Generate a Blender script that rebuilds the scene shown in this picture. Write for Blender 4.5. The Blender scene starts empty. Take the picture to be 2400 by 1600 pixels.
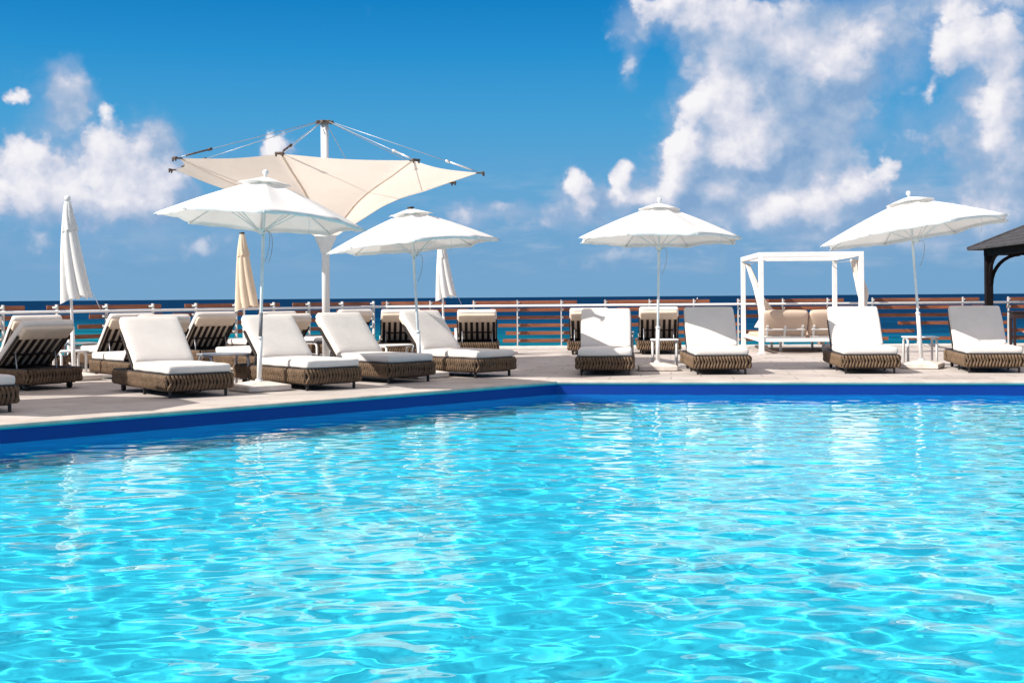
import bpy, math, random
import numpy as np
from mathutils import Vector, Matrix

S = bpy.context.scene
COL = S.collection
rad = math.radians

# ------------------------------------------------------------------ camera
cam = bpy.data.cameras.new('camera')
cam_o = bpy.data.objects.new('camera', cam)
COL.objects.link(cam_o)
cam_o.location = (0, 0, 1.2)
cam_o.rotation_euler = (math.pi / 2, 0.0075, 0)
cam.sensor_width = 36
cam.lens = 45
cam.shift_y = -103.5 / 2400
cam.clip_start = .05
cam.clip_end = 200000
S.camera = cam_o

# ------------------------------------------------------------------ light
EXPO = .5
S.view_settings.view_transform = 'Standard'
S.view_settings.look = 'None'
S.view_settings.exposure = EXPO
S.view_settings.gamma = 1
S.view_settings.use_curve_mapping = False
SUN_DIR = Vector((1.19, .52, -1)).normalized()          # the way the light travels
sun = bpy.data.lights.new('sun', 'SUN')
sun.energy = 4.7
sun.angle = rad(.5)
sun.color = (1, .955, .89)
sun.cycles.is_caustics_light = True
sun_o = bpy.data.objects.new('sun', sun)
COL.objects.link(sun_o)
sun_o.location = (-30, -16, 25)
sun_o.rotation_euler = SUN_DIR.to_track_quat('-Z', 'Y').to_euler()


# ------------------------------------------------------------------ node helpers
class NT:
    def __init__(s, tree):
        s.t = tree

    def node(s, typ, **kw):
        n = s.t.nodes.new(typ)
        for k, v in kw.items():
            setattr(n, k, v)
        return n

    def put(s, sock, v):
        if v is None:
            return
        if hasattr(v, 'is_output'):
            s.t.links.new(v, sock)
        else:
            sock.default_value = v

    def math(s, op, a, b=None, c=None, clamp=False):
        n = s.node('ShaderNodeMath', operation=op, use_clamp=clamp)
        for i, v in enumerate((a, b, c)):
            s.put(n.inputs[i], v)
        return n.outputs[0]

    def vec(s, op, a, b=None, c=None, scale=None):
        n = s.node('ShaderNodeVectorMath', operation=op)
        for i, v in enumerate((a, b, c)):
            s.put(n.inputs[i], v)
        if scale is not None:
            s.put(n.inputs['Scale'], scale)
        return n.outputs['Value'] if op in ('DOT_PRODUCT', 'LENGTH') else n.outputs[0]

    def mix(s, f, a, b, blend='MIX', clamp=False):
        n = s.node('ShaderNodeMix', data_type='RGBA', blend_type=blend, clamp_factor=True)
        n.clamp_result = clamp
        s.put(n.inputs[0], f)
        s.put(n.inputs[6], a)
        s.put(n.inputs[7], b)
        return n.outputs[2]

    def noise(s, v, scale, detail=3, rough=.5, color=False, dist=0):
        n = s.node('ShaderNodeTexNoise')
        s.put(n.inputs['Vector'], v)
        n.inputs['Scale'].default_value = scale
        n.inputs['Detail'].default_value = detail
        n.inputs['Roughness'].default_value = rough
        n.inputs['Distortion'].default_value = dist
        return n.outputs['Color' if color else 'Fac']

    def voronoi(s, v, scale):
        n = s.node('ShaderNodeTexVoronoi', voronoi_dimensions='2D', feature='SMOOTH_F1')
        s.put(n.inputs['Vector'], v)
        n.inputs['Scale'].default_value = scale
        n.inputs['Smoothness'].default_value = .35
        return n.outputs['Distance']

    def ramp(s, f, stops, interp='LINEAR'):
        n = s.node('ShaderNodeValToRGB')
        cr = n.color_ramp
        cr.interpolation = interp
        while len(cr.elements) > 1:
            cr.elements.remove(cr.elements[-1])
        cr.elements[0].position = stops[0][0]
        cr.elements[0].color = (*stops[0][1], 1)
        for p, c in stops[1:]:
            cr.elements.new(p).color = (*c, 1)
        s.put(n.inputs[0], f)
        return n.outputs[0]

    def smooth(s, v, lo, hi):
        n = s.node('ShaderNodeMapRange', interpolation_type='SMOOTHSTEP', clamp=True)
        s.put(n.inputs[0], v)
        s.put(n.inputs[1], lo)
        s.put(n.inputs[2], hi)
        return n.outputs[0]


def c4(c):
    return (*c, 1)


# ------------------------------------------------------------------ sky: Nishita overhead, deep blue low down, cumulus clouds
def px(x, y):
    """direction of a cloud, in hundredths of the focal length, azimuth and elevation"""
    return math.atan((x - 1200) / 3000) * 30, math.atan((696 - (x - 1200) * .0075 - y) / 3000) * 30


HEADS = [  # x, y, rx, ry, weight : directions of the bright cumulus heads
    (70, 400, 60, 55, 1.1), (35, 450, 60, 60, 1.0), (110, 455, 60, 60, 1.0), (190, 450, 60, 45, .9), (260, 470, 70, 45, .9), (330, 455, 70, 55, 1.1), (392, 430, 38, 42, .8),
    (262, 365, 45, 45, 1.0), (310, 365, 40, 45, .7), (252, 285, 26, 30, 1.0), (318, 298, 16, 15, .8), (225, 345, 25, 30, .7), (45, 268, 27, 20, 1.2),
    (172, 222, 22, 36, .55), (648, 345, 24, 26, 1.2), (660, 360, 40, 22, .6),
    (1530, 12, 60, 34, .9), (1630, 36, 90, 40, 1.0), (1790, 50, 110, 44, .9), (1850, 120, 80, 46, .8), (1985, 150, 80, 46, 1.0), (2035, 110, 46, 36, .7), (1930, 185, 60, 40, .8),
    (1700, 150, 50, 60, .7), (1690, 235, 66, 48, 1.1), (1648, 262, 40, 36, 1.0), (1745, 295, 58, 58, 1.0), (1790, 330, 56, 56, .9), (1700, 366, 56, 32, 1.0), (1765, 365, 60, 36, .8),
    (1598, 325, 34, 40, 1.1), (1590, 390, 36, 56, 1.0), (1565, 445, 36, 44, .8), (1610, 355, 30, 50, .7),
    (2250, 95, 56, 50, 1.25), (2228, 165, 36, 40, .9), (2320, 100, 66, 55, .9), (2355, 180, 56, 60, 1.0), (2340, 270, 50, 60, 1.0), (2330, 335, 40, 46, .9), (2375, 395, 40, 60, .7),
    (1352, 425, 26, 32, 1.1), (1372, 470, 30, 34, .9), (1456, 415, 28, 36, 1.15), (1475, 460, 40, 36, .9), (1520, 470, 40, 26, .7),
    (2085, 412, 26, 28, 1.1), (1900, 478, 100, 30, 1.0), (2010, 440, 66, 28, 1.0), (1830, 500, 80, 28, .9), (1690, 450, 60, 26, .7), (1760, 530, 66, 24, .75), (1950, 520, 60, 18, .6),
    (1100, 500, 50, 22, .7), (470, 592, 36, 28, .7), (80, 585, 40, 34, .6), (2330, 520, 60, 34, .9), (2230, 510, 50, 24, .75), (1500, 590, 90, 26, .6), (2000, 575, 110, 24, .6), (1400, 620, 60, 20, .5), (2200, 610, 60, 22, .55), (1100, 560, 40, 18, .5), (2180, 250, 20, 40, .5), (2170, 300, 40, 50, .4),
    (1478, 165, 20, 36, .5)]
VEIL = [  # the grey, thinner parts of the clouds
    (1600, 30, 120, 50, .7), (1800, 100, 170, 80, 1.3), (1920, 190, 130, 110, 1.6), (1860, 320, 120, 120, 2.2), (1800, 425, 170, 60, 1.8), (1990, 90, 190, 56, .9), (2330, 12, 180, 44, 1.5), (2350, 300, 80, 200, 1.6),
    (2190, 330, 80, 90, .5), (1990, 510, 420, 64, 1.0), (1500, 470, 90, 50, .9), (1605, 390, 60, 100, 1.4), (1720, 240, 100, 130, 1.3), (150, 280, 80, 80, .7), (60, 440, 110, 80, 1.2),
    (310, 440, 120, 90, 1.3), (350, 340, 50, 60, .9), (385, 420, 55, 60, .9), (220, 500, 240, 26, 1.0), (1240, 505, 160, 40, .6), (1500, 620, 260, 40, .5), (2150, 600, 320, 60, .5), (640, 560, 320, 50, .35), (150, 600, 200, 40, .4), (1480, 60, 50, 50, .5), (2180, 130, 60, 90, .4),
    (1360, 455, 44, 56, 1.0), (1478, 170, 26, 50, .5), (650, 352, 44, 32, .7), (1090, 500, 60, 30, .6), (470, 595, 50, 34, .6), (170, 230, 36, 56, .8)]


def blobs(N, p, lst):
    acc = None
    for (x, y, rx, ry, w) in lst:
        cx, cy = px(x, y)
        kx, ky = 100 / rx, 100 / ry
        d = N.vec('MULTIPLY_ADD', p, (kx, ky, 0), (-cx * kx, -cy * ky, 0))
        e = N.math('EXPONENT', N.math('MULTIPLY', N.vec('DOT_PRODUCT', d, d), -1.0))
        acc = N.math('MULTIPLY', e, w) if acc is None else N.math('MULTIPLY_ADD', e, w, acc)
    return N.math('SUBTRACT', 1.0, N.math('EXPONENT', N.math('MULTIPLY', acc, -1.15)))


def warp(N, p0, a, b):
    wob = N.vec('SUBTRACT', N.noise(p0, 1.2, 4, .55, True), (.5, .5, .5))
    wob2 = N.vec('SUBTRACT', N.noise(p0, 4.0, 3, .55, True), (.5, .5, .5))
    p = N.vec('MULTIPLY_ADD', wob, (a, a * .9, 0), p0)
    return N.vec('MULTIPLY_ADD', wob2, (b, b, 0), p)


def cloud_group():
    g = bpy.data.node_groups.new('cloud_density', 'ShaderNodeTree')
    g.interface.new_socket('Vector', in_out='INPUT', socket_type='NodeSocketVector')
    g.interface.new_socket('Heads', in_out='OUTPUT', socket_type='NodeSocketFloat')
    g.interface.new_socket('Billow', in_out='OUTPUT', socket_type='NodeSocketFloat')
    N = NT(g)
    gi = N.node('NodeGroupInput')
    go = N.node('NodeGroupOutput')
    p0 = gi.outputs[0]
    acc = blobs(N, warp(N, p0, .70, .28), [(x, y, rx * (1.14 if x < 1000 else 1.07), ry * (1.14 if x < 1000 else 1.07), w) for x, y, rx, ry, w in HEADS])
    # cauliflower billows: rounded cells at three sizes, plus a little turbulence
    pw = N.vec('MULTIPLY_ADD', N.vec('SUBTRACT', N.noise(p0, 2.5, 3, .5, True), (.5, .5, .5)), (.5, .5, 0), p0)
    f = N.math('MULTIPLY', N.math('SUBTRACT', N.noise(p0, 1.8, 6, .52), .5), .55)
    for sc_, w_ in ((1.5, .42), (3.6, .20), (8.0, .08)):
        f = N.math('MULTIPLY_ADD', N.math('SUBTRACT', .40, N.voronoi(pw, sc_)), w_, f)
    g.links.new(acc, go.inputs[0])
    g.links.new(f, go.inputs[1])
    return g


world = bpy.data.worlds.new('World')
S.world = world
world.use_nodes = True
W = NT(world.node_tree)
sky = W.node('ShaderNodeTexSky', sky_type='NISHITA', sun_disc=False)
sky.sun_elevation = math.asin(-SUN_DIR.z)
sky.sun_rotation = math.atan2(-SUN_DIR.x, -SUN_DIR.y)
sky.air_density = 1.0
sky.dust_density = .3
sky.ozone_density = 2.0
bgn = world.node_tree.nodes['Background']
SKY_K = .1
bgn.inputs[1].default_value = SKY_K
tc = W.node('ShaderNodeTexCoord')
sep = W.node('ShaderNodeSeparateXYZ')
world.node_tree.links.new(tc.outputs['Generated'], sep.inputs[0])
el = W.math('ARCSINE', sep.outputs[2])
az = W.math('ARCTAN2', sep.outputs[0], sep.outputs[1])
K = 1 / SKY_K / 2 ** EXPO


def skyc(r, g, b):
    def l(v):
        v /= 255
        return v / 12.92 if v < .04045 else ((v + .055) / 1.055) ** 2.4
    return tuple(l(v) for v in (r, g, b))


elf = W.math('DIVIDE', el, rad(30), clamp=True)
low = W.ramp(elf, [(0, skyc(120, 166, 205)), (.06, skyc(116, 165, 206)), (.16, skyc(100, 166, 212)), (.26, skyc(72, 160, 213)),
                   (.36, skyc(40, 145, 208)), (.46, skyc(14, 124, 195)), (.7, skyc(8, 100, 176)), (1, skyc(30, 95, 165))])
low = W.vec('SCALE', low, scale=K)
# overhead, out of the picture, bright cloud added to lift and warm the shade
fill_cover = W.smooth(W.noise(tc.outputs['Generated'], 3.0, 5, .6), .36, .56)
over = W.mix(W.math('MULTIPLY', fill_cover, .9), sky.outputs[0], c4((8.2, 7.0, 6.2)))
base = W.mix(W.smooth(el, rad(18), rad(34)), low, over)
cmb = W.node('ShaderNodeCombineXYZ')
W.put(cmb.inputs[0], W.math('MULTIPLY', az, 30.0))
W.put(cmb.inputs[1], W.math('MULTIPLY', el, 30.0))
q = cmb.outputs[0]
grp = cloud_group()
g1 = W.node('ShaderNodeGroup', node_tree=grp)
W.put(g1.inputs[0], q)
g2 = W.node('ShaderNodeGroup', node_tree=grp)
W.put(g2.inputs[0], W.vec('ADD', q, (-.30, .30, 0)))
A1, F1, A2, F2 = g1.outputs[0], g1.outputs[1], g2.outputs[0], g2.outputs[1]
veil = blobs(W, warp(W, q, .8, .25), VEIL)
body = W.math('MULTIPLY_ADD', F1, .85, W.math('MAXIMUM', A1, W.math('MULTIPLY', veil, .86)))
dens = W.smooth(body, .30, .66)
thin = W.math('MULTIPLY_ADD', W.math('SUBTRACT', W.noise(q, 1.3, 5, .55), .5), .8, veil)
vd = W.math('MULTIPLY', W.smooth(thin, .12, .80), .72)
# bright where the heads bulge towards the sun, fading smoothly into the grey of the body
lit = W.math('MULTIPLY_ADD', W.smooth(A1, .2, 1.0), .54, .23)
lit = W.math('MULTIPLY_ADD', W.math('SUBTRACT', A1, A2), .55, lit)
lit = W.math('MULTIPLY_ADD', W.math('SUBTRACT', F1, F2), .50, lit)
lit = W.math('MULTIPLY_ADD', W.math('SUBTRACT', W.noise(q, .9, 4, .5), .5), .35, lit, clamp=True)
ccol = W.ramp(lit, [(0, skyc(130, 166, 206)), (.30, skyc(166, 188, 217)), (.6, skyc(208, 213, 230)), (.85, skyc(240, 239, 245)), (1, skyc(250, 248, 250))])
ccol = W.vec('SCALE', ccol, scale=K)
vcol = W.vec('SCALE', W.mix(.5, c4(skyc(130, 166, 208)), c4(skyc(180, 196, 222))), scale=K)
# thin banks of far cloud low over the sea
ban = W.noise(W.vec('MULTIPLY', q, (.32, 1.5, 0)), 1.6, 5, .6)
ban = W.math('MULTIPLY', W.smooth(ban, .44, .72), W.math('MULTIPLY', W.smooth(el, rad(.5), rad(2.2)), W.smooth(el, rad(6.5), rad(3.5))))
ban = W.math('MULTIPLY', ban, W.math('MULTIPLY_ADD', W.smooth(az, rad(-8), rad(10)), .38, .16))
base = W.mix(ban, base, W.vec('SCALE', c4(skyc(196, 206, 224))[:3], scale=K))
horizon = W.smooth(el, rad(.4), rad(4))
base = W.mix(W.math('MULTIPLY', vd, horizon), base, vcol)
dens = W.math('MULTIPLY', W.math('MULTIPLY', dens, horizon), .97)
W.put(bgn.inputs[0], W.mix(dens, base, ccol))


# ------------------------------------------------------------------ materials
def mat(name, col, rough=.6, var=.12, vscale=6, bump=0, bscale=60, spec=.5, metal=0, sheen=0, stretch=(1, 1, 1), trans=0, detail=4, sub=None):
    m = bpy.data.materials.new(name)
    m.use_nodes = True
    N = NT(m.node_tree)
    b = m.node_tree.nodes['Principled BSDF']
    t = N.node('ShaderNodeTexCoord')
    mp = N.node('ShaderNodeMapping')
    N.put(mp.inputs[0], t.outputs['Object'])
    mp.inputs['Scale'].default_value = stretch
    v = mp.outputs[0]
    f = N.noise(v, vscale, detail, .6)
    lo = tuple(max(0, c * (1 - var * 1.6)) for c in col)
    hi = tuple(min(.95, c * (1 + var)) for c in col)
    cc = N.ramp(f, [(.3, lo), (.7, hi)])
    N.put(b.inputs['Base Color'], cc)
    b.inputs['Roughness'].default_value = rough
    b.inputs['Specular IOR Level'].default_value = spec
    b.inputs['Metallic'].default_value = metal
    if sheen:
        b.inputs['Sheen Weight'].default_value = sheen
    if bump:
        bn = N.node('ShaderNodeBump')
        bn.inputs['Strength'].default_value = bump
        bn.inputs['Distance'].default_value = .01
        N.put(bn.inputs['Height'], N.noise(v, bscale, 4, .6))
        N.put(b.inputs['Normal'], bn.outputs[0])
    if trans:
        tr = N.node('ShaderNodeBsdfTranslucent')
        N.put(tr.inputs[0], cc)
        mx = N.node('ShaderNodeMixShader')
        mx.inputs[0].default_value = trans
        N.put(mx.inputs[1], b.outputs[0])
        N.put(mx.inputs[2], tr.outputs[0])
        N.put(m.node_tree.nodes['Material Output'].inputs[0], mx.outputs[0])
    return m


M = {
    'cushion': mat('cushion_fabric', (.73, .67, .615), .9, .04, 3, .25, 25, spec=.2, sheen=.2),
    'canvas': mat('parasol_canvas', (.85, .835, .81), .9, .03, 3, .4, 7, spec=.15, trans=.22),
    'cream_canvas': mat('cream_canvas', (.82, .68, .52), .9, .05, 3, .15, 18, spec=.15, trans=.2),
    'sail': mat('sail_membrane', (.84, .75, .66), .75, .03, 2, .05, 12, spec=.2, trans=.5),
    'weave': mat('woven_rope', (.16, .104, .064), .75, .22, 9, .5, 120, spec=.25),
    'cushion_bounce': mat('cushion_back_fabric', (.74, .605, .475), .9, .05, 4, .2, 30, spec=.15),  # cream fabric tinted beige for warm light bounced off the deck
    'weave_gap_shade': mat('woven_gap_shade', (.035, .022, .015), .9, .2, 9),  # near-black core paints deep shade into the gaps between straps
    'dark_metal': mat('dark_metal', (.028, .022, .02), .45, .2, 8, .1, 40, spec=.4),
    'slat': mat('dark_slat', (.022, .015, .013), .5, .25, 8, .1, 40, spec=.35),
    'white_metal': mat('white_metal', (.80, .79, .77), .38, .04, 4, .05, 40, spec=.5),
    'post_paint': mat('post_paint', (.56, .55, .53), .45, .1, 5, .05, 40, spec=.4),
    'dark_pole': mat('dark_pole_paint', (.17, .17, .18), .45, .1, 5, 0, 40, spec=.3),
    'grey_metal': mat('grey_metal', (.42, .43, .45), .35, .1, 5, .05, 40, spec=.5, metal=.3),
    'pole': mat('pole_paint', (.72, .77, .78), .3, .05, 4, 0, spec=.6),
    'steel': mat('steel', (.72, .72, .72), .3, .1, 6, .05, 60, spec=.5, metal=.55),
    'rust': mat('rusty_fitting', (.12, .075, .05), .6, .5, 20, .3, 60),
    'wood': mat('railing_wood', (.25, .085, .04), .5, .3, 3, .2, 30, spec=.35, stretch=(.6, .6, 9)),
    'stone': mat('base_stone', (.64, .57, .51), .85, .1, 6, .3, 40, spec=.2),
    'gazebo': mat('dark_timber', (.009, .006, .007), .8, .3, 5, .2, 30, spec=.15, stretch=(4, 4, .6)),
    'roof': mat('roof_felt', (.06, .058, .062), .8, .25, 8, .4, 60, spec=.2),
    'taupe': mat('taupe_cushion', (.58, .44, .34), .9, .05, 4, .2, 30, spec=.15),
    'curtain': mat('curtain_cloth', (.80, .72, .64), .9, .04, 4, .1, 30, spec=.1, trans=.2),
    'terracotta': mat('terracotta', (.42, .17, .12), .8, .15, 6, .2, 40, spec=.2),
    'brown': mat('brown_metal', (.16, .09, .06), .5, .2, 6, .1, 40),
    'dark_wood': mat('dark_stool_wood', (.028, .011, .01), .5, .3, 6, .2, 30, stretch=(4, 4, .6)),
}


# ------------------------------------------------------------------ mesh helpers
class MB:
    def __init__(s):
        s.v, s.f, s.s, s.mi = [], [], [], []

    def add(s, vs, fs, smooth=True, T=None, mi=0):
        o = len(s.v)
        if T is not None:
            vs = [T @ Vector(p) for p in vs]
        s.v += [tuple(p) for p in vs]
        s.f += [tuple(i + o for i in f) for f in fs]
        s.s += [smooth] * len(fs)
        s.mi += [mi] * len(fs)
        return s

    def rbox(s, c, size, r=.01, div=(0, 0, 0), bulge=(0, 0, 0), wr=0, seed=0, T=None, smooth=True):
        """box with rounded edges; div adds inner rows, bulge puffs faces, wr wrinkles"""
        h = [v / 2 for v in size]
        ax = []
        for a in range(3):
            rr = min(r, h[a] * .98)
            e = [-h[a], -h[a] + .3 * rr, -h[a] + rr]
            n = div[a]
            mid = [(-h[a] + rr) + (2 * h[a] - 2 * rr) * (k + 1) / (n + 1) for k in range(n)]
            ax.append(e + mid + [-v for v in reversed(e)])
        idx, vs, fs = {}, [], []
        nn = [len(a) for a in ax]
        rnd = random.Random(seed)
        ph = [rnd.uniform(0, 6.28) for _ in range(8)]

        def vid(i, j, k):
            key = (i, j, k)
            if key in idx:
                return idx[key]
            p = Vector((ax[0][i], ax[1][j], ax[2][k]))
            qv = Vector([max(-(h[a] - min(r, h[a] * .98)), min(h[a] - min(r, h[a] * .98), p[a])) for a in range(3)])
            d = p - qv
            if d.length > 1e-9:
                p = qv + d.normalized() * r
            u = [p[a] / h[a] for a in range(3)]
            for a in range(3):
                b, cc = (a + 1) % 3, (a + 2) % 3
                if bulge[a]:
                    p[a] += bulge[a] * u[a] * max(0, 1 - u[b] ** 4) * max(0, 1 - u[cc] ** 4)
            if wr:
                p[2] += wr * u[2] * (math.sin(9 * p[0] + 4 * p[1] + ph[0]) * math.sin(5 * p[1] + ph[1]) + .6 * math.sin(17 * p[1] + 6 * p[0] + ph[2]))
                p[0] += wr * .6 * math.sin(11 * p[1] + ph[3]) * u[0]
            idx[key] = len(vs)
            vs.append(p + Vector(c))
            return idx[key]
        for a in range(3):
            b, cc = (a + 1) % 3, (a + 2) % 3
            for side in (0, nn[a] - 1):
                for i in range(nn[b] - 1):
                    for j in range(nn[cc] - 1):
                        quad = []
                        for (di, dj) in ((0, 0), (1, 0), (1, 1), (0, 1)):
                            ijk = [0, 0, 0]
                            ijk[a], ijk[b], ijk[cc] = side, i + di, j + dj
                            quad.append(vid(*ijk))
                        fs.append(quad if side else quad[::-1])
        return s.add(vs, fs, smooth, T)

    def tube(s, pts, r, seg=8, cap=True, T=None, r2=None):
        pts = [Vector(p) for p in pts]
        n = len(pts)
        rs = [r] * n if not isinstance(r, (list, tuple)) else r
        vs, fs = [], []
        up = None
        for i, p in enumerate(pts):
            d = (pts[min(i + 1, n - 1)] - pts[max(i - 1, 0)]).normalized()
            if up is None:
                up = Vector((0, 0, 1)) if abs(d.z) < .9 else Vector((1, 0, 0))
            x = d.cross(up).normalized()
            up = x.cross(d).normalized()
            for k in range(seg):
                a = 2 * math.pi * k / seg
                vs.append(p + (x * math.cos(a) + up * math.sin(a) * (1 if r2 is None else r2)) * rs[i])
        for i in range(n - 1):
            for k in range(seg):
                a, b = i * seg + k, i * seg + (k + 1) % seg
                fs.append((a, b, b + seg, a + seg))
        if cap:
            fs.append(tuple(reversed(range(seg))))
            fs.append(tuple(range((n - 1) * seg, n * seg)))
        return s.add(vs, fs, True, T)

    def bar(s, a, b, w, h, up=(0, 0, 1), T=None, r=.004):
        """rectangular bar from a to b, w across, h along up"""
        a, b = Vector(a), Vector(b)
        y = (b - a)
        L = y.length
        y.normalize()
        x = y.cross(Vector(up)).normalized()
        z = x.cross(y)
        R = Matrix((x, y, z)).transposed().to_4x4()
        R.translation = (a + b) / 2
        if T is not None:
            R = T @ R
        return s.rbox((0, 0, 0), (w, L, h), r, T=R, smooth=False)

    def lathe(s, prof, seg=16, T=None):
        vs, fs = [], []
        for (r, z) in prof:
            for k in range(seg):
                a = 2 * math.pi * k / seg
                vs.append((r * math.cos(a), r * math.sin(a), z))
        for i in range(len(prof) - 1):
            for k in range(seg):
                a, b = i * seg + k, i * seg + (k + 1) % seg
                fs.append((a, b, b + seg, a + seg))
        return s.add(vs, fs, True, T)

    def build(s, name, m, parent=None, loc=None):
        me = bpy.data.meshes.new(name)
        me.from_pydata(s.v, [], s.f)
        ms = m if isinstance(m, (list, tuple)) else [m]
        for x in ms:
            me.materials.append(x)
        me.polygons.foreach_set('use_smooth', s.s)
        me.polygons.foreach_set('material_index', s.mi)
        me.validate()
        me.update()
        o = bpy.data.objects.new(name, me)
        COL.objects.link(o)
        if parent:
            o.parent = parent
        if loc:
            o.location = loc
        return o


def tag(o, label=None, cat=None, group=None, kind=None):
    for k, v in (('label', label), ('category', cat), ('group', group), ('kind', kind)):
        if v:
            o[k] = v
    return o


def thing(name, label, cat, loc, rz=0, group=None):
    o = bpy.data.objects.new(name, None)
    o.empty_display_size = .1
    COL.objects.link(o)
    o.location = loc
    o.rotation_euler = (0, 0, rz)
    return tag(o, label, cat, group)


def dup(o, parent=None):
    c = o.copy()
    COL.objects.link(c)
    if parent:
        c.parent = parent
    for ch in list(o.children):
        dup(ch, c)
    return c


def sphere_prof(r, zc, n=9):
    return [(max(1e-4, r * math.sin(math.pi * i / n)), zc - r * math.cos(math.pi * i / n)) for i in range(n + 1)]


# ------------------------------------------------------------------ setting: pool, deck, sea
POOL = [Vector((-8.0, 9.366)), Vector((.62, 18.27)), Vector((11.5, 16.923)), Vector((11.5, 2.4)), Vector((-8, 2.4))]
WATER_Z = -.185


def offset_poly(P, d):
    """d > 0 moves outwards (the polygon runs clockwise)"""
    n = len(P)
    out = []
    for i in range(n):
        a, b, c = P[i - 1], P[i], P[(i + 1) % n]
        d1, d2 = (b - a).normalized(), (c - b).normalized()
        n1, n2 = Vector((-d1.y, d1.x)), Vector((-d2.y, d2.x))
        bis = (n1 + n2).normalized()
        out.append(b + bis * d / max(.2, bis.dot(n1)))
    return out


def ring(P, prof):
    """sweep prof = [(outward offset, z)] round the pool"""
    vs, fs = [], []
    n = len(P)
    for (d, z) in prof:
        vs += [(p.x, p.y, z) for p in offset_poly(P, d)]
    for i in range(len(prof) - 1):
        for k in range(n):
            a, b = i * n + k, i * n + (k + 1) % n
            fs.append((a, b, b + n, a + n))
    return vs, fs


def tile_mat(name, rot, off=(0, 0, 0)):
    m = bpy.data.materials.new(name)
    m.use_nodes = True
    N = NT(m.node_tree)
    b = m.node_tree.nodes['Principled BSDF']
    t = N.node('ShaderNodeTexCoord')
    mp = N.node('ShaderNodeMapping')
    N.put(mp.inputs[0], t.outputs['Object'])
    mp.inputs['Rotation'].default_value = (0, 0, rot)
    mp.inputs['Location'].default_value = off
    br = N.node('ShaderNodeTexBrick')
    N.put(br.inputs['Vector'], mp.outputs[0])
    br.inputs['Color1'].default_value = c4((.51, .46, .425))
    br.inputs['Color2'].default_value = c4((.57, .515, .475))
    br.inputs['Mortar'].default_value = c4((.26, .225, .20))
    br.inputs['Scale'].default_value = 1
    br.inputs['Mortar Size'].default_value = .007
    br.inputs['Mortar Smooth'].default_value = .2
    br.inputs['Brick Width'].default_value = .9
    br.inputs['Row Height'].default_value = .6
    br.offset = .5
    f = N.noise(t.outputs['Object'], 1.3, 6, .65)
    f2 = N.noise(t.outputs['Object'], 22, 4, .6)
    col = N.mix(.5, br.outputs['Color'], N.ramp(f, [(.3, (.72, .70, .68)), (.7, (1.08, 1.07, 1.06))]), 'MULTIPLY')
    col = N.mix(.35, col, N.ramp(f2, [(.35, (.8, .78, .76)), (.6, (1.0, 1.0, 1.0))]), 'MULTIPLY')
    st_ = N.noise(t.outputs['Object'], .55, 7, .68, dist=.6)
    col = N.mix(.8, col, N.ramp(st_, [(.40, (.80, .78, .76)), (.46, (.96, .955, .95)), (.58, (1, 1, 1))]), 'MULTIPLY')
    N.put(b.inputs['Base Color'], col)
    b.inputs['Roughness'].default_value = .7
    b.inputs['Specular IOR Level'].default_value = .25
    bn = N.node('ShaderNodeBump')
    bn.inputs['Strength'].default_value = .25
    bn.inputs['Distance'].default_value = .004
    N.put(bn.inputs['Height'], N.math('MULTIPLY_ADD', br.outputs['Fac'], -1.0, f2))
    N.put(b.inputs['Normal'], bn.outputs[0])
    return m


RAIL_C = Vector((-3.05, 30.3))                           # where the two runs of railing meet
RAIL_L = Vector((-12.6, 17.55)) + (Vector((-12.6, 17.55)) - RAIL_C) * .8
EDGE = [Vector((-25, 1.0)), Vector((-3.22, 30.72)), Vector((40, 28.5)), Vector((40, -8)), Vector((-25, -8))]


def flat(name, outer, hole, z, m):
    import bmesh
    bm = bmesh.new()
    for loop in (outer, hole):
        if not loop:
            continue
        vv = [bm.verts.new((p[0], p[1], z)) for p in loop]
        for i in range(len(vv)):
            bm.edges.new((vv[i], vv[(i + 1) % len(vv)]))
    bmesh.ops.triangle_fill(bm, use_beauty=True, use_dissolve=False, edges=bm.edges[:], normal=(0, 0, 1))
    for f in bm.faces:
        if f.normal.z < 0:
            f.normal_flip()
    me = bpy.data.meshes.new(name)
    bm.to_mesh(me)
    bm.free()
    me.materials.append(m)
    o = bpy.data.objects.new(name, me)
    COL.objects.link(o)
    return tag(o, kind='structure')


COPE = .34
PO = offset_poly(POOL, COPE)
tile_l = tile_mat('deck_tiles_diagonal', -math.atan2(10.97, 10.62))
tile_r = tile_mat('deck_tiles_straight', math.atan2(1.78, 14.38))
# two sheets of paving, laid square to the two pool edges they border
flat('deck', [EDGE[0], EDGE[1], PO[1], PO[0], Vector((PO[0].x, -8)), EDGE[4]], None, 0, tile_l)
flat('deck', [EDGE[1], EDGE[2], EDGE[3], Vector((PO[0].x, -8)), PO[4], PO[3], PO[2], PO[1]], None, 0, tile_r)

cope_m = mat('coping_stone', (.54, .475, .415), .7, .14, 3, .3, 30, spec=.25)
mb = MB()
v, f = ring(POOL, [(COPE - .002, -.05), (COPE - .002, .0), (COPE - .008, .004), (0, .004), (-.022, -.004), (-.026, -.018), (-.02, -.034), (.0, -.036)])
mb.add(v, f, False)
tag(mb.build('pool_coping', cope_m), kind='structure')


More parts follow.
